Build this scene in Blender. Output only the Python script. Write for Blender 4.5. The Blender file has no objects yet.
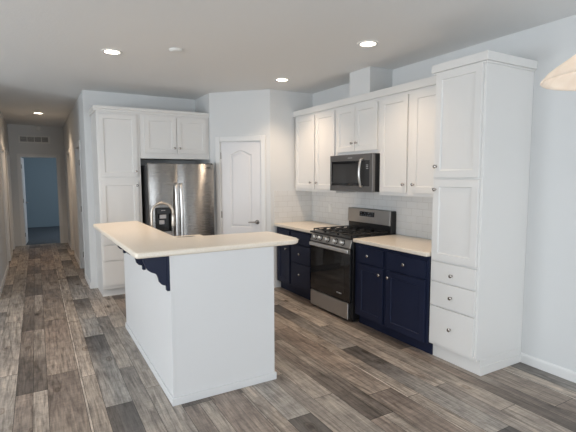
import bpy, bmesh, math, random
from mathutils import Vector, Matrix
PI = math.pi
random.seed(4)
S = bpy.context.scene
COL = S.collection

# ------------------------------------------------------------------ camera
YAW, PITCH, ROLL, CAMH, FPX = 29.991, 5.206, -0.177, 1.558, 434.681
_y, _p, _r = (math.radians(a) for a in (YAW, PITCH, ROLL))
_F = Vector((math.sin(_y)*math.cos(_p), math.cos(_y)*math.cos(_p), -math.sin(_p)))
_R = Vector((math.cos(_y), -math.sin(_y), 0)); _U = _R.cross(_F)
_R2 = math.cos(_r)*_R + math.sin(_r)*_U
_U2 = math.cos(_r)*_U - math.sin(_r)*_R
cd = bpy.data.cameras.new('camera'); cam = bpy.data.objects.new('camera', cd); COL.objects.link(cam)
M = Matrix((( _R2.x, _U2.x, -_F.x), (_R2.y, _U2.y, -_F.y), (_R2.z, _U2.z, -_F.z))).to_4x4()
M.translation = (0, 0, CAMH); cam.matrix_world = M
cd.sensor_width = 36; cd.lens = FPX/576*36; cd.clip_start = .02
S.camera = cam

# ------------------------------------------------------------------ world, light, exposure
S.view_settings.view_transform = 'Standard'; S.view_settings.look = 'None'
S.view_settings.gamma = 1; S.view_settings.use_curve_mapping = False
S.view_settings.exposure = 0.07
w = bpy.data.worlds.new('world'); S.world = w; w.use_nodes = True
wn = w.node_tree.nodes; bg = wn['Background']
bg.inputs['Color'].default_value = (.62, .78, 1, 1); bg.inputs['Strength'].default_value = 1.2

def area(name, loc, target, sx, sy, power, color):
    l = bpy.data.lights.new(name, 'AREA'); l.shape = 'RECTANGLE'; l.size = sx; l.size_y = sy
    l.energy = power; l.color = color
    o = bpy.data.objects.new(name, l); COL.objects.link(o); o.location = loc
    o.rotation_euler = (Vector(target)-Vector(loc)).to_track_quat('-Z', 'Y').to_euler()
    return o
DAY = (.90, .955, 1.0)
area('daylight_left_far', (-4.47, 3.5, 1.45), (0, 3.5, 2.1), 1.7, 1.5, 95, DAY)
area('daylight_left_near', (-4.47, -.4, 1.45), (0, -.4, 2.1), 2.4, 1.5, 110, DAY)
area('daylight_back_door', (1.30, -3.97, 1.2), (1.30, 0, 1.5), 1.9, 2.2, 98, DAY)
area('daylight_bedroom', (2.4, 13.4, 1.5), (-2, 13.4, 1.2), 1.2, 1.0, 25, (.88, .95, 1))

# ------------------------------------------------------------------ materials
def newmat(name):
    m = bpy.data.materials.new(name); m.use_nodes = True
    nt = m.node_tree; b = nt.nodes['Principled BSDF']
    return m, nt, b
def link(nt, a, b): nt.links.new(a, b)
def noise_bump(nt, b, scale, strength, dist=.002, detail=3):
    tc = nt.nodes.new('ShaderNodeTexCoord'); n = nt.nodes.new('ShaderNodeTexNoise')
    n.inputs['Scale'].default_value = scale; n.inputs['Detail'].default_value = detail
    bp = nt.nodes.new('ShaderNodeBump'); bp.inputs['Strength'].default_value = strength
    bp.inputs['Distance'].default_value = dist
    link(nt, tc.outputs['Object'], n.inputs['Vector']); link(nt, n.outputs['Fac'], bp.inputs['Height'])
    link(nt, bp.outputs['Normal'], b.inputs['Normal'])
    return tc, n
def plain(name, col, rough=.5, metal=0, bump=None, spec=.5, var=0):
    m, nt, b = newmat(name)
    b.inputs['Base Color'].default_value = (*col, 1); b.inputs['Roughness'].default_value = rough
    b.inputs['Metallic'].default_value = metal; b.inputs['Specular IOR Level'].default_value = spec
    tc, n = noise_bump(nt, b, *(bump or (40, .02)))
    if var:
        mx = nt.nodes.new('ShaderNodeMix'); mx.data_type = 'RGBA'
        mx.inputs[6].default_value = (*[c*(1-var) for c in col], 1); mx.inputs[7].default_value = (*[min(1, c*(1+var)) for c in col], 1)
        link(nt, n.outputs['Fac'], mx.inputs[0]); link(nt, mx.outputs[2], b.inputs['Base Color'])
    return m
def emit(name, col, s):
    m, nt, b = newmat(name)
    b.inputs['Base Color'].default_value = (*col, 1); b.inputs['Emission Color'].default_value = (*col, 1)
    b.inputs['Emission Strength'].default_value = s
    return m

WALL = plain('wall_paint', (.70, .71, .71), .85, bump=(130, .12, .003))
CEIL = plain('ceiling_paint', (.81, .815, .81), .9, bump=(45, .35, .004))
TRIM = plain('white_trim_paint', (.76, .76, .75), .45)
CAB = plain('white_cabinet_paint', (.76, .75, .73), .38)
ISL = plain('white_island_panel', (.75, .75, .75), .45, bump=(60, .06))
DOORM = plain('white_door_paint', (.74, .73, .73), .42)
NAVY = plain('navy_cabinet_paint', (.014, .019, .044), .45, spec=.2)
NICKEL = plain('satin_nickel', (.52, .49, .46), .25, 1)
DNICKEL = plain('dull_nickel', (.30, .28, .26), .35, 1)
CHROME = plain('brushed_chrome_faucet', (.56, .515, .46), .34, 1)
BLACK = plain('black_enamel', (.012, .012, .013), .28)
IRON = plain('cast_iron', (.018, .018, .018), .55, bump=(200, .2))
DGREY = plain('dark_grey_plastic', (.05, .05, .053), .45)
GLASSBLK = plain('black_oven_glass', (.010, .010, .011), .06)
BEDWALL = plain('daylight_tinted_wall', (.25, .32, .365), .85, bump=(120, .1))  # blue-grey cast of the dim daylight is put into this wall colour
CARPET = plain('grey_carpet', (.10, .12, .14), .95, bump=(350, .8, .01), var=.25)
PLATE = plain('white_plastic', (.78, .78, .76), .4)
LENS = emit('lamp_lens', (1, .86, .68), 14)
BULB = emit('bulb_glow', (1, .80, .60), 5)
DISPLAY = plain('grey_display', (.16, .18, .20), .2)
PALEGREY = plain('pale_grey_plastic', (.45, .45, .46), .35)
DUCT_SHADE = plain('painted_duct_shade', (.05, .05, .05), .9)  # dark colour painted in for the shade inside the duct
SHELLW = plain('white_window_frame', (.8, .8, .8), .4)

def stainless(name, col, rough, anis, scale=(6, 6, 900), wave=0):
    m, nt, b = newmat(name)
    b.inputs['Base Color'].default_value = (*col, 1); b.inputs['Metallic'].default_value = 1
    b.inputs['Roughness'].default_value = rough
    b.inputs['Anisotropic'].default_value = anis
    t = nt.nodes.new('ShaderNodeCombineXYZ'); t.inputs['Z'].default_value = 1      # brushed sideways: highlights stretch up and down
    link(nt, t.outputs['Vector'], b.inputs['Tangent'])
    tc = nt.nodes.new('ShaderNodeTexCoord'); mp = nt.nodes.new('ShaderNodeMapping'); mp.inputs['Scale'].default_value = scale
    n = nt.nodes.new('ShaderNodeTexNoise'); n.inputs['Scale'].default_value = 1; n.inputs['Detail'].default_value = 2
    mr = nt.nodes.new('ShaderNodeMapRange'); mr.inputs['To Min'].default_value = rough-.04; mr.inputs['To Max'].default_value = rough+.05
    link(nt, tc.outputs['Object'], mp.inputs['Vector']); link(nt, mp.outputs['Vector'], n.inputs['Vector'])
    link(nt, n.outputs['Fac'], mr.inputs['Value']); link(nt, mr.outputs['Result'], b.inputs['Roughness'])
    if wave:      # the sheet is not perfectly flat
        n2 = nt.nodes.new('ShaderNodeTexNoise'); n2.inputs['Scale'].default_value = 4.5; n2.inputs['Detail'].default_value = 1
        bp = nt.nodes.new('ShaderNodeBump'); bp.inputs['Strength'].default_value = wave; bp.inputs['Distance'].default_value = .012
        link(nt, tc.outputs['Object'], n2.inputs['Vector']); link(nt, n2.outputs['Fac'], bp.inputs['Height']); link(nt, bp.outputs['Normal'], b.inputs['Normal'])
    return m
STEEL = stainless('stainless_steel', (.40, .39, .38), .27, .96, wave=.35)
STEEL2 = stainless('range_stainless', (.47, .455, .44), .36, .8)
STEEL3 = stainless('dark_stainless', (.235, .225, .22), .32, .6)
HANDLE = plain('polished_handle_steel', (.80, .79, .78), .34, 1)

# countertop: cream solid surface with fine speckle
def counter_mat():
    m, nt, b = newmat('cream_speckled_counter')
    tc = nt.nodes.new('ShaderNodeTexCoord')
    n = nt.nodes.new('ShaderNodeTexNoise'); n.inputs['Scale'].default_value = 260; n.inputs['Detail'].default_value = 4
    r = nt.nodes.new('ShaderNodeValToRGB')
    r.color_ramp.elements[0].position = .30; r.color_ramp.elements[0].color = (.78, .68, .55, 1)
    r.color_ramp.elements[1].position = .62; r.color_ramp.elements[1].color = (.91, .84, .735, 1)
    link(nt, tc.outputs['Object'], n.inputs['Vector']); link(nt, n.outputs['Fac'], r.inputs['Fac'])
    link(nt, r.outputs['Color'], b.inputs['Base Color']); b.inputs['Roughness'].default_value = .30
    return m
COUNTER = counter_mat()

# white subway tile on a wall: u runs along the wall, v is height
def tile_mat(name, axis):
    m, nt, b = newmat(name)
    tc = nt.nodes.new('ShaderNodeTexCoord'); sp = nt.nodes.new('ShaderNodeSeparateXYZ'); cb = nt.nodes.new('ShaderNodeCombineXYZ')
    link(nt, tc.outputs['Object'], sp.inputs['Vector'])
    link(nt, sp.outputs['Y' if axis == 'Y' else 'X'], cb.inputs['X']); link(nt, sp.outputs['Z'], cb.inputs['Y'])
    br = nt.nodes.new('ShaderNodeTexBrick'); br.inputs['Scale'].default_value = 1
    br.inputs['Brick Width'].default_value = .152; br.inputs['Row Height'].default_value = .0757
    br.inputs['Mortar Size'].default_value = .0022; br.inputs['Mortar Smooth'].default_value = .4
    br.inputs['Color1'].default_value = (.74, .74, .73, 1); br.inputs['Color2'].default_value = (.71, .71, .70, 1)
    br.inputs['Mortar'].default_value = (.60, .59, .57, 1)
    link(nt, cb.outputs['Vector'], br.inputs['Vector']); link(nt, br.outputs['Color'], b.inputs['Base Color'])
    bp = nt.nodes.new('ShaderNodeBump'); bp.invert = True; bp.inputs['Strength'].default_value = .5; bp.inputs['Distance'].default_value = .002
    link(nt, br.outputs['Fac'], bp.inputs['Height']); link(nt, bp.outputs['Normal'], b.inputs['Normal'])
    b.inputs['Roughness'].default_value = .16
    return m
TILE_Y = tile_mat('white_subway_tile_side', 'Y'); TILE_X = tile_mat('white_subway_tile_end', 'X')

# printed vinyl planks running along Y: the print of every board sits in the mesh colour 'print', grain and knots come from noise
def plank_mat():
    m, nt, b = newmat('weathered_plank_floor')
    N = nt.nodes.new
    def math_(op, a, bb=None):
        n = N('ShaderNodeMath'); n.operation = op
        for i, v in enumerate((a, bb)):
            if v is None: continue
            if isinstance(v, (int, float)): n.inputs[i].default_value = v
            else: link(nt, v, n.inputs[i])
        return n.outputs[0]
    def comb(x, y, z=0.):
        n = N('ShaderNodeCombineXYZ')
        for i, v in enumerate((x, y, z)):
            if isinstance(v, (int, float)): n.inputs[i].default_value = v
            else: link(nt, v, n.inputs[i])
        return n.outputs[0]
    def noise(vec, det=4, rough=.6, dist=0):
        n = N('ShaderNodeTexNoise'); n.inputs['Scale'].default_value = 1; n.inputs['Detail'].default_value = det
        n.inputs['Roughness'].default_value = rough; n.inputs['Distortion'].default_value = dist
        link(nt, vec, n.inputs['Vector']); return n.outputs['Fac']
    def ramp(f, pts):
        r = N('ShaderNodeValToRGB'); e = r.color_ramp.elements
        while len(e) < len(pts): e.new(.5)
        for k, (p_, c) in enumerate(pts): e[k].position = p_; e[k].color = (*c, 1)
        link(nt, f, r.inputs['Fac']); return r.outputs['Color']
    def mul(f, a, bb):
        n = N('ShaderNodeMix'); n.data_type = 'RGBA'; n.blend_type = 'MULTIPLY'
        for i, v in ((0, f), (6, a), (7, bb)):
            if isinstance(v, (int, float)): n.inputs[i].default_value = v
            else: link(nt, v, n.inputs[i])
        return n.outputs[2]
    at = N('ShaderNodeAttribute'); at.attribute_name = 'print'
    bid = N('ShaderNodeAttribute'); bid.attribute_name = 'board'
    tc = N('ShaderNodeTexCoord'); sp = N('ShaderNodeSeparateXYZ'); link(nt, tc.outputs['Object'], sp.inputs['Vector'])
    X, Y, I = sp.outputs['X'], sp.outputs['Y'], bid.outputs['Fac']
    Is = math_('MULTIPLY', I, 37.0)
    g = noise(comb(math_('MULTIPLY', X, 70), math_('MULTIPLY', Y, 3.0), Is), 5, .7, .8)          # fine grain
    g2 = noise(comb(math_('MULTIPLY', X, 16), math_('MULTIPLY', Y, 1.6), Is), 4, .6, 2.2)        # broad figure
    saw = noise(comb(math_('MULTIPLY', X, 7), math_('MULTIPLY', Y, 75), Is), 2, .5, .3)          # saw marks across
    blot = noise(comb(math_('MULTIPLY', X, 9), math_('MULTIPLY', Y, 6), Is), 5, .7)
    col = mul(1., at.outputs['Color'], ramp(g, [(.30, (.52, .49, .47)), (.47, (1., 1., 1.)), (.70, (1.42, 1.40, 1.37))]))
    col = mul(1., col, ramp(g2, [(.30, (.58, .55, .53)), (.47, (1., 1., 1.)), (.68, (1.32, 1.30, 1.28))]))
    col = mul(.8, col, ramp(blot, [(.33, (.62, .61, .62)), (.52, (1., 1., 1.)), (.75, (1.2, 1.2, 1.2))]))
    col = mul(.3, col, ramp(saw, [(.36, (.70, .69, .68)), (.5, (1., 1., 1.)), (.66, (1.15, 1.15, 1.14))]))
    vo = N('ShaderNodeTexVoronoi'); vo.inputs['Scale'].default_value = 1
    link(nt, comb(math_('MULTIPLY', X, 4.6), math_('MULTIPLY', Y, 2.6), Is), vo.inputs['Vector'])
    cs = N('ShaderNodeSeparateColor'); link(nt, vo.outputs['Color'], cs.inputs['Color'])
    kd = math_('ADD', math_('ADD', vo.outputs['Distance'], math_('MULTIPLY', g2, .12)), math_('GREATER_THAN', cs.outputs[0], .75))
    col = mul(.9, col, ramp(kd, [(.110, (.20, .17, .15)), (.15, (.50, .46, .43)), (.185, (.92, .88, .85)), (.205, (.55, .51, .48)), (.25, (1., 1., 1.))]))
    link(nt, col, b.inputs['Base Color'])
    rr = N('ShaderNodeMapRange'); rr.inputs['To Min'].default_value = .34; rr.inputs['To Max'].default_value = .52
    link(nt, g, rr.inputs['Value']); link(nt, rr.outputs['Result'], b.inputs['Roughness'])
    bp = N('ShaderNodeBump'); bp.inputs['Strength'].default_value = .2; bp.inputs['Distance'].default_value = .0015
    link(nt, g, bp.inputs['Height']); link(nt, bp.outputs['Normal'], b.inputs['Normal'])
    return m
PLANK = plank_mat()

def shade_mat():
    m, nt, b = newmat('frosted_cream_glass')
    tc = nt.nodes.new('ShaderNodeTexCoord')
    n = nt.nodes.new('ShaderNodeTexNoise'); n.inputs['Scale'].default_value = 9; n.inputs['Distortion'].default_value = 2.5
    r = nt.nodes.new('ShaderNodeValToRGB'); r.color_ramp.elements[0].color = (.82, .74, .66, 1); r.color_ramp.elements[1].color = (.92, .88, .83, 1)
    link(nt, tc.outputs['Object'], n.inputs['Vector']); link(nt, n.outputs['Fac'], r.inputs['Fac'])
    tr = nt.nodes.new('ShaderNodeBsdfTranslucent'); mx = nt.nodes.new('ShaderNodeMixShader'); mx.inputs[0].default_value = .66
    link(nt, r.outputs['Color'], b.inputs['Base Color']); link(nt, r.outputs['Color'], tr.inputs['Color'])
    b.inputs['Roughness'].default_value = .25
    out = nt.nodes['Material Output']
    link(nt, b.outputs[0], mx.inputs[1]); link(nt, tr.outputs[0], mx.inputs[2]); link(nt, mx.outputs[0], out.inputs['Surface'])
    return m
SHADE = shade_mat()

# ------------------------------------------------------------------ mesh helpers
class MB:
    def __init__(s): s.bm = bmesh.new()
    def face(s, vs):
        try: return s.bm.faces.new(vs)
        except ValueError: return None
    def box(s, x0, x1, y0, y1, z0, z1):
        v = [s.bm.verts.new(c) for c in ((x0,y0,z0),(x1,y0,z0),(x1,y1,z0),(x0,y1,z0),(x0,y0,z1),(x1,y0,z1),(x1,y1,z1),(x0,y1,z1))]
        for f in ((0,3,2,1),(4,5,6,7),(0,1,5,4),(1,2,6,5),(2,3,7,6),(3,0,4,7)): s.face([v[i] for i in f])
        return s
    def prism(s, pts, axis, a, b):
        """pts 2-D; axis 'x': (y,z), 'y': (x,z), 'z': (x,y)"""
        def P(p, t): return {'x': (t, p[0], p[1]), 'y': (p[0], t, p[1]), 'z': (p[0], p[1], t)}[axis]
        A = [s.bm.verts.new(P(p, a)) for p in pts]; B = [s.bm.verts.new(P(p, b)) for p in pts]
        n = len(pts); s.face(A[::-1]); s.face(B)
        for i in range(n): s.face([A[i], A[(i+1) % n], B[(i+1) % n], B[i]])
        return s
    def lathe(s, prof, c=(0,0,0), axis='z', n=24, cap=True):
        """prof: (radius, height) list"""
        rings = []
        for r, h in prof:
            ring = []
            for k in range(n):
                a = 2*PI*k/n; u, v = r*math.cos(a), r*math.sin(a)
                p = {'z': (u, v, h), 'y': (u, h, v), 'x': (h, u, v)}[axis]
                ring.append(s.bm.verts.new((c[0]+p[0], c[1]+p[1], c[2]+p[2])))
            rings.append(ring)
        for A, B in zip(rings, rings[1:]):
            for k in range(n): s.face([A[k], A[(k+1) % n], B[(k+1) % n], B[k]])
        if cap: s.face(rings[0][::-1]); s.face(rings[-1])
        return s
    def tube(s, pts, r, n=12, sx=1.0):
        pts = [Vector(p) for p in pts]; rings = []; up = None
        for i, p in enumerate(pts):
            t = (pts[min(i+1, len(pts)-1)]-pts[max(i-1, 0)]).normalized()
            if up is None:
                up = Vector((0,0,1)) if abs(t.z) < .9 else Vector((1,0,0))
            a = t.cross(up).normalized(); bb = a.cross(t).normalized(); up = bb
            rr = r[i] if isinstance(r, (list, tuple)) else r
            rings.append([s.bm.verts.new(p + a*rr*sx*math.cos(2*PI*k/n) + bb*rr*math.sin(2*PI*k/n)) for k in range(n)])
        for A, B in zip(rings, rings[1:]):
            for k in range(n): s.face([A[k], A[(k+1) % n], B[(k+1) % n], B[k]])
        s.face(rings[0][::-1]); s.face(rings[-1])
        return s
    def framed(s, x0, x1, z0, z1, yf, yb, rails, depth, slope=.006):
        """slab whose front (facing -y at yf) has a sunk panel; rails = (left, right, bottom, top)"""
        l, r, bo, t = rails
        def ring(a, b_, c, d, y): return [s.bm.verts.new(v) for v in ((a,y,c),(b_,y,c),(b_,y,d),(a,y,d))]
        R = [ring(x0,x1,z0,z1,yb), ring(x0,x1,z0,z1,yf), ring(x0+l,x1-r,z0+bo,z1-t,yf),
             ring(x0+l+slope,x1-r-slope,z0+bo+slope,z1-t-slope,yf+depth)]
        s.face(R[0])
        for A, B in zip(R, R[1:]):
            for k in range(4): s.face([A[k], A[(k+1) % 4], B[(k+1) % 4], B[k]])
        s.face(R[-1])
        return s
    def build(s, name, mat, parent=None, bevel=0, smooth=False, loc=None, rotz=0, seg=2):
        bmesh.ops.recalc_face_normals(s.bm, faces=s.bm.faces)
        me = bpy.data.meshes.new(name); s.bm.to_mesh(me); s.bm.free(); me.materials.append(mat)
        o = bpy.data.objects.new(name, me); COL.objects.link(o)
        if parent: o.parent = parent
        if loc: o.location = loc
        o.rotation_euler.z = rotz
        if bevel:
            md = o.modifiers.new('bevel', 'BEVEL'); md.width = bevel; md.segments = seg; md.limit_method = 'ANGLE'; md.angle_limit = math.radians(40)
        if smooth:
            for p in me.polygons: p.use_smooth = True
            if smooth != 'all': me.set_sharp_from_angle(angle=math.radians(38))
        return o
def dress(o, label, cat, group=None):
    o['label'] = label; o['category'] = cat
    if group: o['group'] = group
    return o
def thing(name, label, cat, loc=(0,0,0), rotz=0, group=None):
    o = bpy.data.objects.new(name, None); COL.objects.link(o); o.location = loc; o.rotation_euler.z = rotz
    o.empty_display_size = .1
    return dress(o, label, cat, group)
def struct(o): o['kind'] = 'structure'; return o
def copy_tree(o, parent=None):
    c = o.copy(); COL.objects.link(c)
    if parent: c.parent = parent
    for ch in o.children: copy_tree(ch, c)
    return c

# ------------------------------------------------------------------ room shell
XW, YK, YF, ZC = 3.46, 5.285, 6.55, 2.724        # right wall, wall behind far counter, fridge wall, ceiling
XH0, XH1, YE = -.49, .597, 11.5                  # hallway
XL, YB = -4.5, -4.0
def wall_run(name, u0, u1, holes, place, mat=WALL, z1=ZC, t=.1):
    """wall in local frame: u along x, face at y=0, thickness towards +y; holes (u0,u1,z0,z1)"""
    m = MB(); cur = u0
    for a, b, c, d in sorted(holes):
        if a > cur: m.box(cur, a, 0, t, 0, z1)
        if c > 0: m.box(a, b, 0, t, 0, c)
        if d < z1: m.box(a, b, 0, t, d, z1)
        cur = b
    if cur < u1: m.box(cur, u1, 0, t, 0, z1)
    return struct(m.build(name, mat, loc=(place[0], place[1], 0), rotz=place[2]))
R90, RM90 = PI/2, -PI/2
# boards of the printed floor: x range, y of one end joint, tone along the board from that joint
PX, PY, SHIFT = .99, 1.5, -.755
BOARDS = [
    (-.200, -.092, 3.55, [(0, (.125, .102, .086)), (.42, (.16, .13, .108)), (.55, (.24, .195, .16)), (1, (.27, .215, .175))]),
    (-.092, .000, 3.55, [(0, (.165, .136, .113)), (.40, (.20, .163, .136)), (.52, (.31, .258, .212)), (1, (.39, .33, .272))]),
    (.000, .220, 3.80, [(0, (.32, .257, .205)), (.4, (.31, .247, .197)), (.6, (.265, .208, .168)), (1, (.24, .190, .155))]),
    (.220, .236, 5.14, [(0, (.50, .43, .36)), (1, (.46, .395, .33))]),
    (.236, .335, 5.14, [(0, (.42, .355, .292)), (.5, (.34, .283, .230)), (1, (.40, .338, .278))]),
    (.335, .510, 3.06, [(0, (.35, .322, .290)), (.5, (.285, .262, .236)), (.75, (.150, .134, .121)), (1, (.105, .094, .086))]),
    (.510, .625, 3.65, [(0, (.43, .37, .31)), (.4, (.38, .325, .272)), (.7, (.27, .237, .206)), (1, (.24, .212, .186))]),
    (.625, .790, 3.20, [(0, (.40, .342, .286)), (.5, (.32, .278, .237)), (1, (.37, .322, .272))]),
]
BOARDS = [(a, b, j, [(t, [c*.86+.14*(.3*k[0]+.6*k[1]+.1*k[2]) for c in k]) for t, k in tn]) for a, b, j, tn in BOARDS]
def build_floor():
    x0, x1, y0, y1 = XL, XW+.1, YB, YE+.1
    V, Fc, Cc, Bb = [], [], [], []
    g = .0014
    def quad(a, b, c, d, ca, cb, bid, z=0.):
        n = len(V); V.extend([(a, c, z), (b, c, z), (b, d, z), (a, d, z)]); Fc.append((n, n+1, n+2, n+3)); Cc.extend([ca, ca, cb, cb]); Bb.append(bid)
    for k in range(math.floor((x0+.2)/PX), math.ceil((x1+.2)/PX)):
        for bi, (a, b, j, tones) in enumerate(BOARDS):
            a_, b_ = max(x0, a+k*PX+g), min(x1, b+k*PX-g)
            if b_ <= a_: continue
            j0 = j+SHIFT*k; n0 = math.floor((y0-j0)/PY)
            for n in range(n0, math.ceil((y1-j0)/PY)):
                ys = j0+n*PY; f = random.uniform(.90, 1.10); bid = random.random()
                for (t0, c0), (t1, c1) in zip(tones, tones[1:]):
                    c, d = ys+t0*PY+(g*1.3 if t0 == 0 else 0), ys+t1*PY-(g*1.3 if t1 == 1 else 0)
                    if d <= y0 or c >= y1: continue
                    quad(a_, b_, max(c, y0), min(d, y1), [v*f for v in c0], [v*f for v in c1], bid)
    dark = (.03, .026, .023)
    n = len(V)
    V.extend([(x0, y0, -.1), (x1, y0, -.1), (x1, y1, -.1), (x0, y1, -.1), (x0, y0, -.001), (x1, y0, -.001), (x1, y1, -.001), (x0, y1, -.001)])
    for f in ((0,3,2,1), (4,5,6,7), (0,1,5,4), (1,2,6,5), (2,3,7,6), (3,0,4,7)):
        Fc.append(tuple(n+i for i in f)); Cc.extend([dark]*4); Bb.append(.5)
    me = bpy.data.meshes.new('floor'); me.from_pydata(V, [], Fc); me.materials.append(PLANK)
    ca = me.color_attributes.new('print', 'FLOAT_COLOR', 'CORNER')
    for i, c in enumerate(Cc): ca.data[i].color = (*c, 1)
    fa_ = me.attributes.new('board', 'FLOAT', 'FACE')
    for i, v in enumerate(Bb): fa_.data[i].value = v
    o = bpy.data.objects.new('floor', me); COL.objects.link(o); return struct(o)
build_floor()
struct(MB().box(XL-.1, XW+.1, YB-.1, YE, ZC, ZC+.1).build('ceiling', CEIL))
# right wall (faces -x): local u runs toward -y
wall_run('wall_right', 0, YK-YB, [], (XW, YK, RM90))
wall_run('wall_far', 2.775, XW+.1, [], (0, YK, 0))
A = Vector((2.154, 5.934)); B = Vector((2.775, YK)); DL = (B-A).length; DA = math.atan2(B.y-A.y, B.x-A.x)
wall_run('wall_pantry', 0, DL, [(.150, .770, 0, 2.052)], (A.x, A.y, DA))
wall_run('wall_alcove', 0, YF+.1-A.y, [], (A.x, YF+.1, RM90))
wall_run('wall_back', XH1+.1, A.x, [], (0, YF, 0))
HR = [(7.30, 8.12), (9.45, 10.25)]; HL = [(8.75, 9.55), (10.25, 11.05)]
wall_run('wall_hall_right', 0, YE-YF, [(YE-b, YE-a, 0, 2.04) for a, b in HR], (XH1, YE, RM90))
wall_run('wall_hall_left', 0, YE-YF, [(a-YF, b-YF, 0, 2.04) for a, b in HL], (XH0, YF, R90))
wall_run('wall_hall_end', XH0-.1, XH1+.1, [(-.290, .440, 0, 2.02)], (0, YE, 0))
wall_run('wall_front', XL, XH0-.1, [], (0, YF, 0))
wall_run('wall_left', 0, YF-YB, [(6.65, 8.35, .70, 2.2), (2.4, 4.8, .70, 2.2)], (XL, YB, R90))
wall_run('wall_rear', 0, XW-XL, [(1.21, 3.11, .0, 2.35)], (XW, YB, PI))
# bedroom at the end of the hall
struct(MB().box(-2.1, 2.6, YE+.1, 15.7, -.1, -.003).build('floor_bedroom', CARPET))
struct(MB().box(-2.1, 2.6, YE+.1, 15.7, ZC, ZC+.1).build('ceiling_bedroom', CEIL))
wall_run('wall_bedroom_end', -2.1, 2.6, [], (0, 15.6, 0), BEDWALL)
wall_run('wall_bedroom_left', 0, 4.0, [], (-2.0, 11.6, R90), BEDWALL)
wall_run('wall_bedroom_right', 0, 4.0, [], (2.5, 15.6, RM90), BEDWALL)
struct(MB().box(-2., 2.5, 15.585, 15.6, 0, .09).build('baseboard_bedroom', BEDWALL, bevel=.003))

# window frames out of the picture, behind the viewer
def window(name, u0, u1, z0, z1, place):
    m = MB()
    f = .05
    for a, b, c, d in ((u0, u1, z0, z0+f), (u0, u1, z1-f, z1), (u0, u0+f, z0+f, z1-f), (u1-f, u1, z0+f, z1-f), ((u0+u1)/2-f/2, (u0+u1)/2+f/2, z0+f, z1-f)):
        m.box(a, b, .045, .095, c, d)
    return struct(m.build(name, SHELLW, loc=(place[0], place[1], 0), rotz=place[2]))
window('window_1', 6.65, 8.35, .70, 2.2, (XL, YB, R90))
window('window_2', 2.4, 4.8, .70, 2.2, (XL, YB, R90))
window('window_3', 1.21, 3.11, 0, 2.35, (XW, YB, PI))

# baseboards
BBP = [(0, 0), (-.013, 0), (-.013, .062), (-.010, .072), (-.004, .078), (0, .08)]
def baseboard(name, u0, u1, place):
    m = MB(); m.prism([(p[0], p[1]) for p in BBP], 'x', u0, u1)
    return struct(m.build(name, TRIM, loc=(place[0], place[1], 0), rotz=place[2]))
baseboard('baseboard_right', YK-2.081, YK-YB, (XW, YK, RM90))
m = MB()
cur = 0
for a, b in sorted((YE-b-.066, YE-a+.066) for a, b in HR):
    m.prism(BBP, 'x', cur, a); cur = b
m.prism(BBP, 'x', cur, YE-YF)
struct(m.build('baseboard_hall_right', TRIM, loc=(XH1, YE, 0), rotz=RM90))
m = MB(); cur = 0
for a, b in sorted((a-YF-.066, b-YF+.066) for a, b in HL):
    m.prism(BBP, 'x', cur, a); cur = b
m.prism(BBP, 'x', cur, YE-YF)
struct(m.build('baseboard_hall_left', TRIM, loc=(XH0, YF, 0), rotz=R90))

# doors: local frame u along x, wall face at y=0
def casing(parent, u0, u1, z1, wdt=.062, t=.1, jamb=True):
    m = MB()
    m.box(u0-wdt, u0+.006, -.016, 0, 0, z1+wdt).box(u1-.006, u1+wdt, -.016, 0, 0, z1+wdt).box(u0+.006, u1-.006, -.016, 0, z1-.006, z1+wdt)
    m.build('casing', TRIM, parent, bevel=.004)
    if jamb:
        j = MB(); j.box(u0-.001, u0+.012, 0, t, 0, z1).box(u1-.012, u1+.001, 0, t, 0, z1).box(u0+.012, u1-.012, 0, t, z1-.012, z1+.001)
        j.build('jamb', TRIM, parent)
def lever(parent, u, z, y, dirn):
    m = MB()
    m.lathe([(.031, y), (.031, y-.006), (.026, y-.010), (.011, y-.012), (.010, y-.045), (.010, y-.047)], (u, 0, z), 'y', 20)
    pts = [(u, y-.042, z), (u+dirn*.03, y-.044, z), (u+dirn*.075, y-.046, z-.001), (u+dirn*.115, y-.044, z-.004)]
    m.tube(pts, [.012, .011, .010, .009], 10)
    return m.build('lever_handle', DNICKEL, parent, smooth=True)
def hinge(parent, u, z, y):
    return MB().box(u-.010, u+.010, y-.002, y+.004, z-.045, z+.045).lathe([(.006, z-.047), (.006, z+.047)], (u, y-.005, 0), 'z', 10).build('hinge', DNICKEL, parent)
def arch_panel(m, u0, u1, z0, z1, rise, yf, dep):
    """raised outline bead of a moulded panel with an arched (cathedral) head"""
    n = 22; top = []
    for k in range(n+1):
        t = k/n; e = min(1, max(0, (t-.05)/.90)); top.append((u1+(u0-u1)*t, z1 + rise*(.5-.5*math.cos(2*PI*e))**.62))
    out = [(u0, z0), (u1, z0)] + top
    cx, cz = (u0+u1)/2, (z0+z1)/2
    def shr(p, d):
        x, z = p
        return (x + (d if x < cx-.001 else -d if x > cx+.001 else 0) * min(1, abs(x-cx)/((u1-u0)/2)), z + (d if z < cz else -d))
    rings = []
    for d, y in ((0, yf), (.012, yf+dep), (.024, yf+dep), (.040, yf+.002)):
        rings.append([m.bm.verts.new((shr(p, d)[0], y, shr(p, d)[1])) for p in out])
    for P_, Q in zip(rings, rings[1:]):
        for k in range(len(out)): m.face([P_[k], P_[(k+1) % len(out)], Q[(k+1) % len(out)], Q[k]])
    m.face(rings[-1])
    return out
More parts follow.
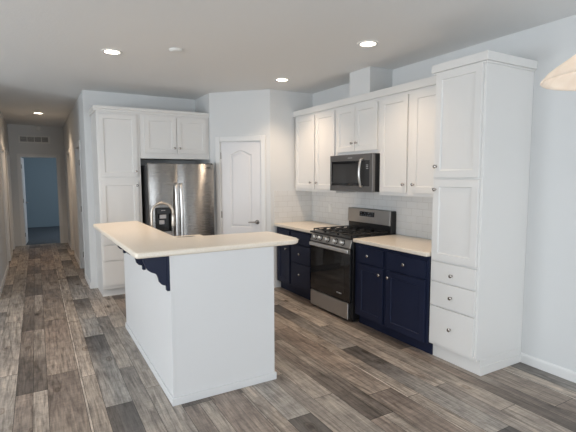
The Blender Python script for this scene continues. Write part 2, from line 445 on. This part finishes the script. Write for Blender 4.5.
def door_leaf(parent, u0, u1, z1, y, name='leaf', arch=True):
    """moulded two panel leaf, front at y, 35 mm thick"""
    m = MB(); s1 = .135; za, zb, zt = .20, .70, z1-.185
    w0, w1 = u0+s1, u1-s1
    # stiles and rails around the panels, front skin pieces
    up = arch_panel(m, w0, w1, .845, zt+.012, .055 if arch else 0, y, .009)
    lo = arch_panel(m, w0, w1, za, zb, 0, y, .009)
    bx = lambda a, b, c, d: m.face([m.bm.verts.new(v) for v in ((a, y, c), (b, y, c), (b, y, d), (a, y, d))])
    bx(u0, w0, .006, z1); bx(w1, u1, .006, z1); bx(w0, w1, .006, za); bx(w0, w1, zb, .845)
    top = up[2:]
    for p, q in zip(top, top[1:]):
        m.face([m.bm.verts.new(v) for v in ((p[0], y, p[1]), (q[0], y, q[1]), (q[0], y, z1), (p[0], y, z1))])
    # the rest of the slab
    m.box(u0, u1, y+.012, y+.035, .006, z1)
    for a, b in ((u0, u0+.001), (u1-.001, u1)): m.box(a, b, y, y+.012, .006, z1)
    m.box(u0, u1, y, y+.012, z1-.001, z1)
    bmesh.ops.remove_doubles(m.bm, verts=m.bm.verts, dist=.0002)
    return m.build(name, DOORM, parent)

# pantry door on the diagonal wall
d1 = bpy.data.objects.new('door_1', None); COL.objects.link(d1); d1.location = (A.x, A.y, 0); d1.rotation_euler.z = DA; struct(d1)
casing(d1, .150, .770, 2.052)
lf = door_leaf(d1, .165, .757, 2.038, .008)
lever(lf, .700, .925, .008, -1)
for z in (.24, 1.02, 1.85): hinge(d1, .160, z, .006)
def hall_door(name, place, u0, u1, side):
    d = bpy.data.objects.new(name, None); COL.objects.link(d); d.location = (place[0], place[1], 0); d.rotation_euler.z = place[2]; struct(d)
    casing(d, u0, u1, 2.04)
    l = door_leaf(d, u0+.014, u1-.014, 2.026, .05, arch=False)
    lever(l, u0+.075 if side < 0 else u1-.075, .95, .05, -side)
    for z in (.24, 1.02, 1.80): hinge(d, (u1-.012) if side < 0 else (u0+.012), z, .047)
hall_door('door_2', (XH1, YE, RM90), YE-HR[0][1], YE-HR[0][0], 1)
hall_door('door_3', (XH1, YE, RM90), YE-HR[1][1], YE-HR[1][0], 1)
hall_door('door_4', (XH0, YF, R90), HL[0][0]-YF, HL[0][1]-YF, -1)
hall_door('door_5', (XH0, YF, R90), HL[1][0]-YF, HL[1][1]-YF, -1)
# open bedroom door, hinged on the left and swung into the bedroom
d6 = bpy.data.objects.new('door_6', None); COL.objects.link(d6); d6.location = (0, YE, 0); struct(d6)
casing(d6, -.290, .440, 2.02)
l6 = door_leaf(d6, 0, .695, 2.006, 0, arch=False); l6.location = (-.274, .115, 0); l6.rotation_euler.z = math.radians(87)
lv = lever(l6, .63, .95, 0, -1)
for z in (.24, 1.02, 1.80): hinge(d6, -.274, z, .10)

# tiled splashback and duct chase
struct(MB().box(XW-.008, XW, 2.553, YK, .9145, 1.40).build('wall_backsplash_side', TILE_Y))
struct(MB().box(2.83, XW-.008, YK-.008, YK, .9145, 1.355).build('wall_backsplash_end', TILE_X))
struct(MB().box(3.14, XW, 3.68, 4.03, 2.453, ZC).build('wall_duct_chase', WALL))

# ------------------------------------------------------------------ cabinets
_km = MB().lathe([(.0085, 0), (.0065, -.004), (.0055, -.010), (.0075, -.014), (.0145, -.019), (.0155, -.023), (.0135, -.027), (.007, -.029)], axis='y', n=20)
_ko = _km.build('knob_pattern', NICKEL, smooth='all'); KNOB = _ko.data; bpy.data.objects.remove(_ko)
def knob(parent, u, z, y=-.02):
    o = bpy.data.objects.new('knob', KNOB); COL.objects.link(o); o.parent = parent; o.location = (u, y, z)
    return o
def shaker(parent, u0, u1, z0, z1, mat, kn=None, rail=.058):
    d = MB().framed(u0, u1, z0, z1, -.02, -.0005, (rail,)*4, .009, .004).build('door', mat, parent, bevel=.002)
    if kn: knob(d, *kn)
    return d
def slab(parent, u0, u1, z0, z1, mat, kn=None):
    m = MB(); m.framed(u0, u1, z0, z1, -.02, -.0005, (.001,)*4, .0002, .001)
    d = m.build('drawer', mat, parent, bevel=.0035, seg=2)
    if kn: knob(d, *kn)
    return d
def cabinet(name, label, cat, loc, rotz, w, dep, z0, z1, mat, doors=(), drawers=(), toe=0, toe_in=.045, hollow=0, group=None):
    t = thing(name, label, cat, loc, rotz, group)
    b = MB()
    if toe:
        b.box(0, w, 0, dep, toe, hollow or z1-z0); b.box(0, w, toe_in, dep, 0, toe)
        if hollow: b.box(0, w, 0, .05, hollow, z1-z0).box(0, .02, .05, dep, hollow, z1-z0).box(w-.02, w, .05, dep, hollow, z1-z0).box(.02, w-.02, dep-.02, dep, hollow, z1-z0)
    else: b.box(0, w, 0, dep, 0, z1-z0)
    b.build('body', mat, t, bevel=.0025)
    for (a, b_, c, d, k) in doors: shaker(t, a, b_, c-z0, d-z0, mat, (k[0], k[1]-z0) if k else None)
    for (a, b_, c, d, k) in drawers: slab(t, a, b_, c-z0, d-z0, mat, (k[0], k[1]-z0) if k else None)
    return t
def crown_prof(h, out):   # (y, z) going outwards (-y) from the face
    return [(0, 0), (-.018, 0), (-.018, h*.30), (-.022, h*.42), (-out, h*.55), (-out, h), (0, h)]

# right tall cabinet
XF = 2.876
tall_doors = lambda w, kside: [(.022, w-.022, 1.545, 2.385, (kside, 1.634)), (.022, w-.022, .862, 1.528, (kside, 1.446))]
tall_draw = lambda w: [(.022, w-.022, .692, .846, (w/2, .756)), (.022, w-.022, .482, .676, (w/2, .574)), (.022, w-.022, .155, .466, (w/2, .312))]
w = .469
t = cabinet('tall_cabinet', 'white tall cabinet with three drawers at the right end of the range wall', 'cabinet',
            (XF, 2.552, 0), RM90, w, XW-XF-.001, 0, 2.44, CAB, tall_doors(w, .046), tall_draw(w), toe=.125, toe_in=.052)
c = MB(); c.prism([(-.022, -.028), (w+.024, -.028), (w+.024, XW-XF-.001), (0, XW-XF-.001), (0, .22), (-.022, .22)], 'z', 2.392, 2.456); c.prism([(-.010, -.014), (w+.010, -.014), (w+.010, XW-XF-.001), (0, XW-XF-.001), (0, .22), (-.010, .22)], 'z', 2.378, 2.392)
c.build('crown', CAB, t, bevel=.003)
MB().box(w, w+.006, .05, XW-XF-.002, 0, .07).build('side_skirt', CAB, t, bevel=.002)

# upper cabinets on the range wall (face x=3.16, doors to 3.14)
XU = 3.16; du = XW-XU-.001
cabinet('upper_cabinet', 'white two door wall cabinet in the far corner left of the microwave', 'cabinet', (XU, 5.262, 1.358), RM90, .958, du, 1.358, 2.44, CAB,
        [(.036, .500, 1.395, 2.345, (.430, 1.476)), (.536, .938, 1.395, 2.345, (.572, 1.476))])
cabinet('upper_cabinet', 'short white two door wall cabinet directly above the microwave', 'cabinet', (XU, 4.303, 1.80), RM90, .775, du, 1.80, 2.44, CAB,
        [(.030, .372, 1.838, 2.345, (.332, 1.932)), (.378, .745, 1.838, 2.345, (.412, 1.932))])
cabinet('upper_cabinet', 'white two door wall cabinet between microwave and tall cabinet', 'cabinet', (XU, 3.527, 1.358), RM90, .974, du, 1.358, 2.44, CAB,
        [(.022, .402, 1.395, 2.345, (.372, 1.476)), (.470, .945, 1.395, 2.345, (.503, 1.476))])
m = MB(); m.prism([(XU-.0005, 2.378), (XU-.022, 2.378), (XU-.022, 2.452), (XU-.0005, 2.452)], 'y', 2.5785, 5.284)
dress(m.build('crown_moulding', CAB, bevel=.002), 'long white crown strip along the top of the range wall cabinets', 'moulding')

# navy base cabinets (face x=2.86, doors to 2.84)
XB = 2.86; db = XW-XB-.009
def base(label, y1, wd, doors, drawers):
    return cabinet('base_cabinet', label, 'cabinet', (XB, y1, 0), RM90, wd, db, 0, .876, NAVY, doors, drawers, toe=.11, toe_in=.06)
y1 = 5.262
base('narrow navy base cabinet with one door in the far corner', y1, .392,
     [(.055, .372, .135, .670, (.300, .600))], [(.055, .372, .692, .842, None)])
y1 = 4.869
base('navy base cabinet with three drawers left of the range', y1, .537, [],
     [(.024, .480, .702, .842, (.250, .762)), (.024, .480, .462, .686, (.250, .580)), (.024, .480, .150, .446, (.252, .316))])
y1 = 3.545
base('narrow navy base cabinet right of the range, one drawer over one door', y1, .465,
     [(.066, .440, .118, .664, (.402, .602))], [(.066, .440, .684, .838, (.230, .762))])
y1 = 3.079
base('wider navy base cabinet beside the tall cabinet, one drawer over one door', y1, .525,
     [(.026, .500, .118, .664, (.060, .602))], [(.026, .500, .684, .838, (.258, .762))])
# worktops
def top(name, label, pts, z0, z1, bev=.008):
    m = MB(); m.prism(pts, 'z', z0, z1)
    return dress(m.build(name, COUNTER, bevel=bev, seg=4, smooth=True), label, 'countertop')
top('countertop', 'cream countertop on the navy cabinets left of the range', [(2.822, 4.332), (XW-.009, 4.332), (XW-.009, YK-.009), (2.822, YK-.009)], .8765, .914)
top('countertop', 'cream countertop on the navy cabinets between range and tall cabinet', [(2.822, 2.5535), (XW-.009, 2.5535), (XW-.009, 3.545), (2.822, 3.545)], .8765, .914)

# fridge wall cabinets (face y=5.97)
YFC = 5.97; dfc = YF-YFC-.001; w = .522
t = cabinet('tall_cabinet', 'white tall cabinet left of the refrigerator, partly behind the island', 'cabinet',
            (.682, YFC, 0), 0, w, dfc, 0, 2.430, CAB, [(.022, w-.04, 1.56, 2.352, (w-.066, 1.632)), (.022, w-.04, .862, 1.505, (w-.060, 1.446))],
            [(a, b-.02, c, d, None) for a, b, c, d, k in tall_draw(w)], toe=.105, toe_in=.05)
MB().prism([(p[0], 2.380+p[1]) for p in crown_prof(.066, .03)], 'y', 0, dfc-.002).build('side_crown', CAB, t, bevel=.002)
cabinet('upper_cabinet', 'white two door cabinet above the refrigerator', 'cabinet', (1.205, YFC, 1.800), 0, .947, dfc, 1.800, 2.430, CAB,
        [(.058, .478, 1.874, 2.352, (.447, 1.944)), (.488, .905, 1.874, 2.352, (.520, 1.944))])
m = MB(); m.prism([(YFC-.0005+p[0], 2.380+p[1]) for p in crown_prof(.066, .03)], 'x', .652, 2.152)
dress(m.build('crown_moulding', CAB, bevel=.002), 'white crown moulding topping the cabinets around the refrigerator', 'moulding')

# ------------------------------------------------------------------ island
IX0, IX1, IY0, IY1 = .742, 1.524, 2.853, 4.655
isl = thing('kitchen_island', 'white panelled kitchen island with raised bar, standing on the plank floor', 'island', (IX0, IY0, 0))
m = MB(); m.prism([(0, 0), (IX1-IX0, 0), (IX1-IX0, .46), (.13, .46), (.13, IY1-IY0), (0, IY1-IY0)], 'z', 0, 1.036)
m.build('body', ISL, isl, bevel=.003)
m = MB(); T = .012
pl = [(-T, IY1-IY0), (-T, -T), (IX1-IX0+T, -T), (IX1-IX0+T, .46), (IX1-IX0, .46), (IX1-IX0, 0), (0, 0), (0, IY1-IY0)]
m.prism(pl, 'z', 0, .055); m.build('base_trim', ISL, isl, bevel=.004)
MB().box(-.003, .016, -.003, .02, .055, 1.036).build('corner_trim', ISL, isl, bevel=.002)
cp = [(.742, 1.036), (.572, 1.036), (.574, 1.012), (.582, .992), (.590, .968), (.602, .950), (.622, .936), (.645, .926), (.660, .912), (.668, .890), (.674, .862), (.688, .846), (.712, .838), (.727, .822), (.733, .803), (.742, .798)]
def corbel(y):
    m = MB(); m.prism([(p[0]-IX0, p[1]) for p in cp], 'y', y-IY0, y-IY0+.040)
    m.box(-.022, 0, y-IY0-.004, y-IY0+.044, .80, 1.036)
    o = m.build('corbel', NAVY, isl, bevel=.002); o['label'] = 'navy scrolled corbel'
for y in (IY0+.004, 3.62, 4.53): corbel(y)
def rounded(corners, n=8):
    out = []; k = len(corners)
    for i, (x, y, r) in enumerate(corners):
        p = Vector((x, y)); a = Vector(corners[i-1][:2]); b = Vector(corners[(i+1) % k][:2])
        if r <= 0: out.append((x, y)); continue
        da, db_ = (a-p).normalized(), (b-p).normalized(); ang = da.angle(db_); d = r/math.tan(ang/2)
        c_ = p + (da+db_).normalized()*(r/math.sin(ang/2)); s, e = p+da*d-c_, p+db_*d-c_
        a0 = math.atan2(s.y, s.x); a1 = math.atan2(e.y, e.x)
        while a1-a0 > PI: a1 -= 2*PI
        while a1-a0 < -PI: a1 += 2*PI
        for j in range(n+1):
            q = a0+(a1-a0)*j/n; out.append((c_.x+r*math.cos(q), c_.y+r*math.sin(q)))
    return out
m = MB(); m.prism(rounded([(.520, 2.833, .03), (1.768, 2.833, .10), (1.768, 3.40, .05), (.96, 3.425, .02), (.955, 4.99, .02), (.483, 4.88, .03)]), 'z', 1.0365, 1.076)
dress(m.build('bar_countertop', COUNTER, bevel=.014, seg=5, smooth=True), 'cream L-shaped raised bar top on the white island', 'countertop')
cabinet('sink_cabinet', 'navy sink base cabinet on the far side of the white island', 'cabinet', (IX1, 3.318, 0), R90, 1.337, IX1-.875, 0, .876, NAVY,
        [(.03, .43, .13, .66, (.40, .60)), (.46, .86, .13, .66, (.50, .60)), (.90, 1.30, .13, .66, (.94, .60))],
        [(.03, .43, .68, .84, (.23, .76)), (.46, .86, .68, .84, None), (.90, 1.30, .68, .84, (1.1, .76))], toe=.11, toe_in=.06, hollow=.72)
# low worktop with a cut-out and a drop-in sink
SX0, SX1, SY0, SY1 = 1.06, 1.44, 4.02, 4.56
m = MB(); a0, a1, b0, b1 = .8735, 1.558, 3.3145, 4.68
m.box(a0, a1, b0, SY0, .8765, .914).box(a0, a1, SY1, b1, .8765, .914).box(a0, SX0, SY0, SY1, .8765, .914).box(SX1, a1, SY0, SY1, .8765, .914)
dress(m.build('countertop', COUNTER), 'low cream worktop around the sink behind the raised bar', 'countertop')
m = MB(); g = .004
m.box(SX0-.02, SX1+.02, SY0-.02, SY0+g, .9142, .918).box(SX0-.02, SX1+.02, SY1-g, SY1+.02, .9142, .918).box(SX0-.02, SX0+g, SY0+g, SY1-g, .9142, .918).box(SX1-g, SX1+.02, SY0+g, SY1-g, .9142, .918)
m.box(SX0+g, SX1-g, SY0+g, SY1-g, .74, .744)
m.box(SX0+g, SX0+g+.003, SY0+g, SY1-g, .744, .914).box(SX1-g-.003, SX1-g, SY0+g, SY1-g, .744, .914).box(SX0+g, SX1-g, SY0+g, SY0+g+.003, .744, .914).box(SX0+g, SX1-g, SY1-g-.003, SY1-g, .744, .914)
dress(m.build('kitchen_sink', STEEL2), 'steel drop-in sink set in the low island worktop', 'sink')
fx, fy = .992, 4.47
fa = thing('kitchen_faucet', 'tall gooseneck pull-down faucet rising behind the island bar in front of the refrigerator', 'faucet', (fx, fy, .9142), math.radians(-17))
MB().lathe([(.030, 0), (.030, .006), (.022, .012), (.019, .05), (.019, .10), (.014, .11)], n=20).build('base', CHROME, fa, smooth=True)
R_ = .105; pts = [(0, 0, .10), (0, 0, .16), (0, 0, .22), (0, 0, .275)] + [(R_-R_*math.cos(k*PI/14), 0, .275+R_*math.sin(k*PI/14)) for k in range(1, 15)] + [(2*R_, 0, .255)]
MB().tube(pts, .0125, 14).build('neck', CHROME, fa, smooth='all')
MB().lathe([(.012, .262), (.015, .252), (.017, .235), (.019, .17), (.019, .145), (.015, .140)], (2*R_, 0, 0), n=18).build('spray_head', CHROME, fa, smooth=True)
MB().tube([(0, -.015, .07), (0, -.035, .075), (.004, -.06, .10), (.006, -.075, .135)], [.008, .008, .006, .005], 10).build('lever', CHROME, fa, smooth='all')

# ------------------------------------------------------------------ refrigerator (front faces -y)
FX0, FX1, FYF, FZ = 1.243, 2.135, 5.735, 1.728
fr = thing('refrigerator', 'stainless side-by-side refrigerator with black dispenser in the white cabinet niche', 'refrigerator', (FX0, FYF, 0))
fw = FX1-FX0; sp = .382
bd = MB(); bd.box(.004, fw-.008, .075, YF-.03-FYF, .02, FZ-.02); bd.build('body', DGREY, fr, bevel=.006)
MB().box(.01, fw-.01, .05, .08, .02, .11).build('base_grille', DGREY, fr)
def fdoor(a, b, hole=None):
    """convex door skin; optional rectangular recess (u0,u1,z0,z1)"""
    m = MB(); zs = [.12, .13] + ([hole[2], hole[3]] if hole else []) + [FZ-.01, FZ]
    us = [a+(b-a)*k/12 for k in range(13)]
    if hole: us = sorted(set([u for u in us if min(abs(u-hole[0]), abs(u-hole[1])) > .012] + [hole[0], hole[1]]))
    def yy(u):
        e = (u-(a+b)/2)/((b-a)/2); edge = max(0, abs(e)-.94)/.06
        return (b-a)**2*.080*e*e + .002*edge*edge
    V = [[m.bm.verts.new((u, yy(u)+(.006 if j in (0, len(zs)-1) else 0), z)) for u in us] for j, z in enumerate(zs)]
    for j in range(len(zs)-1):
        for i in range(len(us)-1):
            if hole and us[i] >= hole[0]-1e-6 and us[i+1] <= hole[1]+1e-6 and zs[j] >= hole[2]-1e-6 and zs[j+1] <= hole[3]+1e-6: continue
            m.face([V[j][i], V[j][i+1], V[j+1][i+1], V[j+1][i]])
    B_ = [[m.bm.verts.new((u, .072, z)) for u in us] for z in (zs[0], zs[-1])]
    n = len(us)
    for i in range(n-1):
        m.face([V[0][i+1], V[0][i], B_[0][i], B_[0][i+1]]); m.face([V[-1][i], V[-1][i+1], B_[1][i+1], B_[1][i]])
        m.face([B_[0][i+1], B_[0][i], B_[1][i], B_[1][i+1]])
    for i, fl in ((0, 1), (n-1, 0)):
        for j in range(len(zs)-1):
            pass
        col = [V[j][i] for j in range(len(zs))]
        m.face([B_[0][i]] + col + [B_[1][i]])
    return m.build('door', STEEL, fr, smooth=True)
DH = (.074, .288, .838, 1.158)
dl = fdoor(.003, sp-.003, DH); dr = fdoor(sp+.003, fw-.003)
def fhandle(d, u):
    pts = []
    for k in range(25):
        t = k/24; z = .52 + (1.462-.52)*t; pts.append((u, -.018-.040*math.sin(PI*t)**.5, z))
    MB().tube([(u, .012, .525)] + pts + [(u, .012, 1.457)], .016, 14, 1.35).build('handle', HANDLE, d, smooth='all')
fhandle(dl, sp-.033); fhandle(dr, sp+.033)
dp = MB(); u0, u1, z0, z1 = DH
dp.box(u0, u1, .045, .055, z0, z1)                                   # recess back
dp.box(u0, u0+.014, -.003, .046, z0, z1).box(u1-.014, u1, -.003, .046, z0, z1).box(u0+.014, u1-.014, -.003, .046, z1-.012, z1).box(u0+.014, u1-.014, -.003, .046, z0, z0+.012)
dp.box(u0+.014, u1-.014, -.002, .02, 1.075, z1-.012)
dsp = dp.build('dispenser', GLASSBLK, dl, bevel=.003)
MB().box(u0+.058, u0+.142, -.006, .012, 1.012, 1.062).build('ice_lever', PALEGREY, dl, bevel=.004)
MB().box(u0+.056, u0+.122, .010, .040, .935, .990).build('water_lever', PALEGREY, dl, bevel=.006)
MB().box(u0+.08, u0+.13, -.004, -.002, 1.115, 1.122).build('badge', PALEGREY, dl)
MB().box(sp+.40, sp+.455, .000, .006, 1.672, 1.684).build('badge', DGREY, dr, bevel=.001)
for u in (.05, fw-.05): MB().box(u-.035, u+.035, .02, .12, FZ-.02, FZ+.012).build('hinge_cover', DGREY, fr, bevel=.004)

# ------------------------------------------------------------------ gas range (front faces -x; local u toward -y, v into wall)
RY1, RX = 4.326, 2.80
rg = thing('gas_range', 'stainless and black gas range between the navy cabinets', 'range', (RX, RY1, 0), RM90)
rw = .765; rd = XW-.012-RX
MB().box(.002, rw-.002, .045, rd, .03, .895).build('body', BLACK, rg, bevel=.003)
for u in (.05, rw-.05):
    for v in (.10, rd-.08): MB().lathe([(.02, 0), (.02, .03)], (u, v, 0), n=14).build('foot', BLACK, rg)
MB().box(0, rw, -.002, rd-.075, .895, .916).build('cooktop', BLACK, rg, bevel=.006)
m = MB(); m.framed(.006, rw-.036, .032, .208, .004, .045, (.004,)*4, .001, .002); m.build('storage_drawer', STEEL2, rg, bevel=.004)
od = MB().box(.006, rw-.006, .006, .045, .214, .792).build('oven_door', GLASSBLK, rg, bevel=.004)
MB().framed(.006, rw-.006, .742, .792, .002, .006, (.002,)*4, .0003, .001).build('top_rail', STEEL2, od, bevel=.001)
MB().box(.10, rw-.10, .0045, .0062, .30, .66).build('window', plain('oven_window_glass', (.02, .02, .021), .05), od)
h = MB(); h.box(.030, rw-.006, -.034, -.018, .752, .790)
for u in (.045, rw-.045): h.box(u-.012, u+.012, -.020, .004, .762, .782)
h.build('handle', HANDLE, od, bevel=.006)
MB().box(rw-.235, rw-.150, .004, .006, .285, .297).build('badge', PALEGREY, od)
cp_ = MB(); cp_.prism([(.004, .800), (.004, .812), (.030, .893), (.08, .893), (.08, .800)], 'x', .003, rw-.003)
cpo = cp_.build('control_panel', STEEL2, rg, bevel=.003)
for u in (.105, .205, .350, .500, .625):
    k = MB(); k.lathe([(.026, .002), (.026, -.004), (.021, -.008), (.019, -.032), (.016, -.036), (.004, -.037)], axis='y', n=22); k.box(-.004, .004, -.040, -.034, -.016, .016)
    o = k.build('knob', HANDLE, cpo, smooth=True); o.location = (u, .013, .848); o.rotation_euler.x = math.radians(-17)
    q = MB().lathe([(.033, .004), (.033, -.001), (.030, -.002)], axis='y', n=22).build('bezel', BLACK, cpo); q.location = (u, .0115, .848); q.rotation_euler.x = math.radians(-17)
def grate(u0, u1):
    g = MB(); v0, v1 = .035, rd-.10; z0, z1 = .934, .946
    bar = lambda a, b, c, d: g.box(a, b, c, d, z0, z1)
    t_ = .011
    bar(u0, u1, v0, v0+t_); bar(u0, u1, v1-t_, v1); bar(u0, u0+t_, v0+t_, v1-t_); bar(u1-t_, u1, v0+t_, v1-t_)
    um = (u0+u1)/2; vm = (v0+v1)/2
    bar(u0+t_, u1-t_, vm-t_/2, vm+t_/2)
    for vc in ((v0+vm)/2, (vm+v1)/2):
        bar(u0+t_, um-.03, vc-t_/2, vc+t_/2); bar(um+.03, u1-t_, vc-t_/2, vc+t_/2)
        for s_ in (-1, 1): bar(um-t_/2, um+t_/2, vc+(.03 if s_ > 0 else -.10), vc+(.10 if s_ > 0 else -.03))
    for a in (u0, u1-t_):
        for c in (v0, vm-t_/2, v1-t_): g.box(a, a+t_, c, c+t_, .916, z0)
    g.build('grate', IRON, rg, bevel=.002)
grate(.022, .256); grate(.262, .502); grate(.508, rw-.020)
for u in (.139, rw-.137):
    for v in (.16, .40): MB().lathe([(.045, .916), (.045, .924), (.034, .926), (.034, .932), (.005, .933)], (u, v, 0), n=20).build('burner', IRON, rg)
MB().lathe([(.055, .916), (.055, .924), (.040, .926), (.040, .932), (.005, .933)], (.382, .28, 0), n=20).build('burner', IRON, rg)
MB().box(.002, rw-.002, rd-.075, rd, .895, 1.17).build('backguard', BLACK, rg, bevel=.008)
pf = MB().prism([(rd-.088, 1.006), (rd-.082, 1.166), (rd-.070, 1.172), (rd-.070, 1.006)], 'x', 0, rw-.012).build('backguard_panel', STEEL2, rg, bevel=.004)
MB().box(.232, .490, rd-.0885, rd-.080, 1.083, 1.138).build('display', GLASSBLK, pf)
for r_, n_ in ((1.122, 4), (1.097, 6)):
    for k in range(n_):
        u = .262+k*(.40-.20)/(n_-1)
        MB().box(u-.010, u+.010, rd-.0895, rd-.0885, r_-.004, r_+.004).build('button', DISPLAY, pf)

# ------------------------------------------------------------------ over-range microwave
mw = thing('microwave', 'stainless over-the-range microwave hung under the short wall cabinet', 'microwave', (3.062, 4.290, 1.388), RM90)
mwid, mh, md_ = .761, .411, XW-.001-3.062
MB().box(.004, mwid-.002, .035, md_-.001, .006, mh).build('body', BLACK, mw, bevel=.003)
MB().box(.03, mwid-.03, .04, .30, 0, .007).build('underside_vent', DGREY, mw)
# stainless face ring around dark window and control strip
fc = MB(); W0, W1, Z0, Z1 = .024, .712, .062, .340
fc.box(0, mwid, 0, .036, 0, Z0).box(0, mwid, 0, .036, Z1, mh).box(0, W0, 0, .036, Z0, Z1).box(W1, mwid, 0, .036, Z0, Z1)
dro = fc.build('door', STEEL3, mw, bevel=.002)
MB().box(W0, .575, .004, .034, Z0, Z1).build('window', GLASSBLK, dro)
MB().box(W0+.03, .55, .0025, .005, Z0+.03, Z1-.03).build('window_screen', plain('microwave_screen', (.035, .035, .036), .12), dro)
MB().box(.575, W1, .003, .034, Z0, Z1).build('control_panel', BLACK, mw)
for k in range(3): MB().box(.655, .690, .0015, .0035, .285-k*.018, .292-k*.018).build('button', PALEGREY, mw)
pts = [(.592, .006, .350)] + [(.592+.012*math.sin(PI*k/16), -.022-.030*math.sin(PI*k/16), .346-.285*k/16) for k in range(17)] + [(.592, .006, .058)]
MB().tube(pts, .013, 12).build('handle', HANDLE, dro, smooth='all')
MB().box(.34, .42, -.001, .001, .368, .378).build('badge', PALEGREY, dro)

# ------------------------------------------------------------------ ceiling fittings
def downlight(label, x, y, power, first=[None]):
    if first[0] is None:
        t = thing('recessed_light', label, 'ceiling light', (x, y, ZC), group='recessed ceiling lights')
        MB().lathe([(.095, -.0005), (.094, -.006), (.078, -.010), (.066, -.006), (.066, -.0005)], n=32, cap=False).build('trim_ring', PLATE, t, smooth='all')
        MB().lathe([(.067, -.002), (.067, -.004), (.03, -.006), (.001, -.006)], n=32).build('lens', LENS, t)
        first[0] = t
    else:
        t = copy_tree(first[0]); t.location = (x, y, ZC); t['label'] = label
    l = bpy.data.lights.new('downlight_lamp', 'SPOT'); l.energy = power; l.color = (1, .75, .53); l.spot_size = math.radians(125); l.spot_blend = .8; l.shadow_soft_size = .06
    o = bpy.data.objects.new('downlight_lamp', l); COL.objects.link(o); o.location = (x, y, ZC-.02)
downlight('round recessed ceiling light left of the smoke-detector disc, above the island aisle', .671, 4.439, 66)
downlight('round recessed ceiling light in front of the pantry door, far corner of the kitchen', 2.631, 4.693, 53)
downlight('round recessed ceiling light nearest the wall cabinets right of the microwave', 2.595, 3.074, 36)
downlight('round recessed ceiling light inside the hallway', .088, 9.267, 56)
dress(MB().lathe([(.062, -.0005), (.062, -.010), (.050, -.022), (.020, -.024), (.001, -.024)], (1.172, 4.083, ZC), n=28).build('smoke_detector', PLATE, smooth=True),
      'small white unlit disc on the kitchen ceiling between two lights', 'smoke detector')
hs = MB().lathe([(.055, 0), (.055, -.012), (.045, -.026), (.001, -.028)], (.098, YE, 2.655), 'y', 24).build('smoke_detector', PLATE, smooth=True)
dress(hs, 'small round white detector on the end wall of the hallway above the vent', 'smoke detector')
# return air grille
vg = thing('air_vent', 'white slotted air grille on the hall end wall above the open doorway', 'air vent', (-.297, YE, 2.325))
m = MB(); m.framed(0, .62, 0, .165, -.010, -.0005, (.02, .02, .022, .022), .004, .002); m.build('frame', PLATE, vg, bevel=.002)
for k in range(4):
    a = .030+k*.140
    m = MB()
    for j in range(7): m.box(a, a+.128, -.009, -.0065, .030+j*.0155, .0360+j*.0155)
    MB().box(a, a+.128, -.0062, -.0058, .028, .137).build('slot_shade', DUCT_SHADE, vg)  # dark sheet behind the louvres, standing in for the shade there
    m.build('louvre', PLATE, vg)
# outlet on the tiles
ol = thing('wall_outlet', 'white power outlet on the tile splashback left of the range', 'outlet', (XW-.008, 4.86, 1.07), RM90)
MB().box(0, .072, -.006, 0, 0, .115).build('cover_plate', PLATE, ol, bevel=.002)
for z in (.028, .087): MB().lathe([(.016, -.0062), (.016, -.0075), (.014, -.008)], (.036, 0, z), 'y', 18).build('socket', PLATE, ol)

# ------------------------------------------------------------------ pendant lamp at the right edge of the picture
pd = thing('pendant_lamp', 'hanging bell-shaped cream glass pendant lamp at the right edge', 'lamp', (1.886, .827, 1.918))
prof = [(.254, 0), (.2565, .004), (.254, .010), (.246, .017), (.232, .034), (.205, .054), (.172, .076), (.140, .098), (.112, .122), (.085, .150), (.062, .180), (.046, .205), (.040, .222),
        (.036, .222), (.042, .203), (.058, .177), (.081, .146), (.108, .117), (.136, .093), (.168, .071), (.201, .049), (.228, .029), (.243, .012), (.248, .003), (.254, 0)]
MB().lathe([(r*.945, h) for r, h in prof], n=48, cap=False).build('shade', SHADE, pd, smooth='all')
MB().lathe([(.043, .215), (.046, .225), (.030, .262), (.012, .285), (.006, .29)], n=24).build('cap', NICKEL, pd, smooth=True)
MB().lathe([(.006, .285), (.006, .79)], n=10).build('rod', NICKEL, pd)
MB().lathe([(.006, .769), (.03, .779), (.062, .799), (.064, .8055)], n=28).build('canopy', NICKEL, pd, smooth=True)
MB().lathe([(.018, .215), (.018, .165), (.015, .155)], n=16).build('socket', PLATE, pd)
MB().lathe([(.012, .158), (.020, .140), (.029, .115), (.028, .095), (.018, .078), (.004, .072)], n=20).build('bulb', BULB, pd, smooth='all')
l = bpy.data.lights.new('pendant_bulb_light', 'POINT'); l.energy = 3.2; l.color = (1, .93, .85); l.shadow_soft_size = .035
o = bpy.data.objects.new('pendant_bulb_light', l); COL.objects.link(o); o.location = (1.886, .827, 1.918+.055)
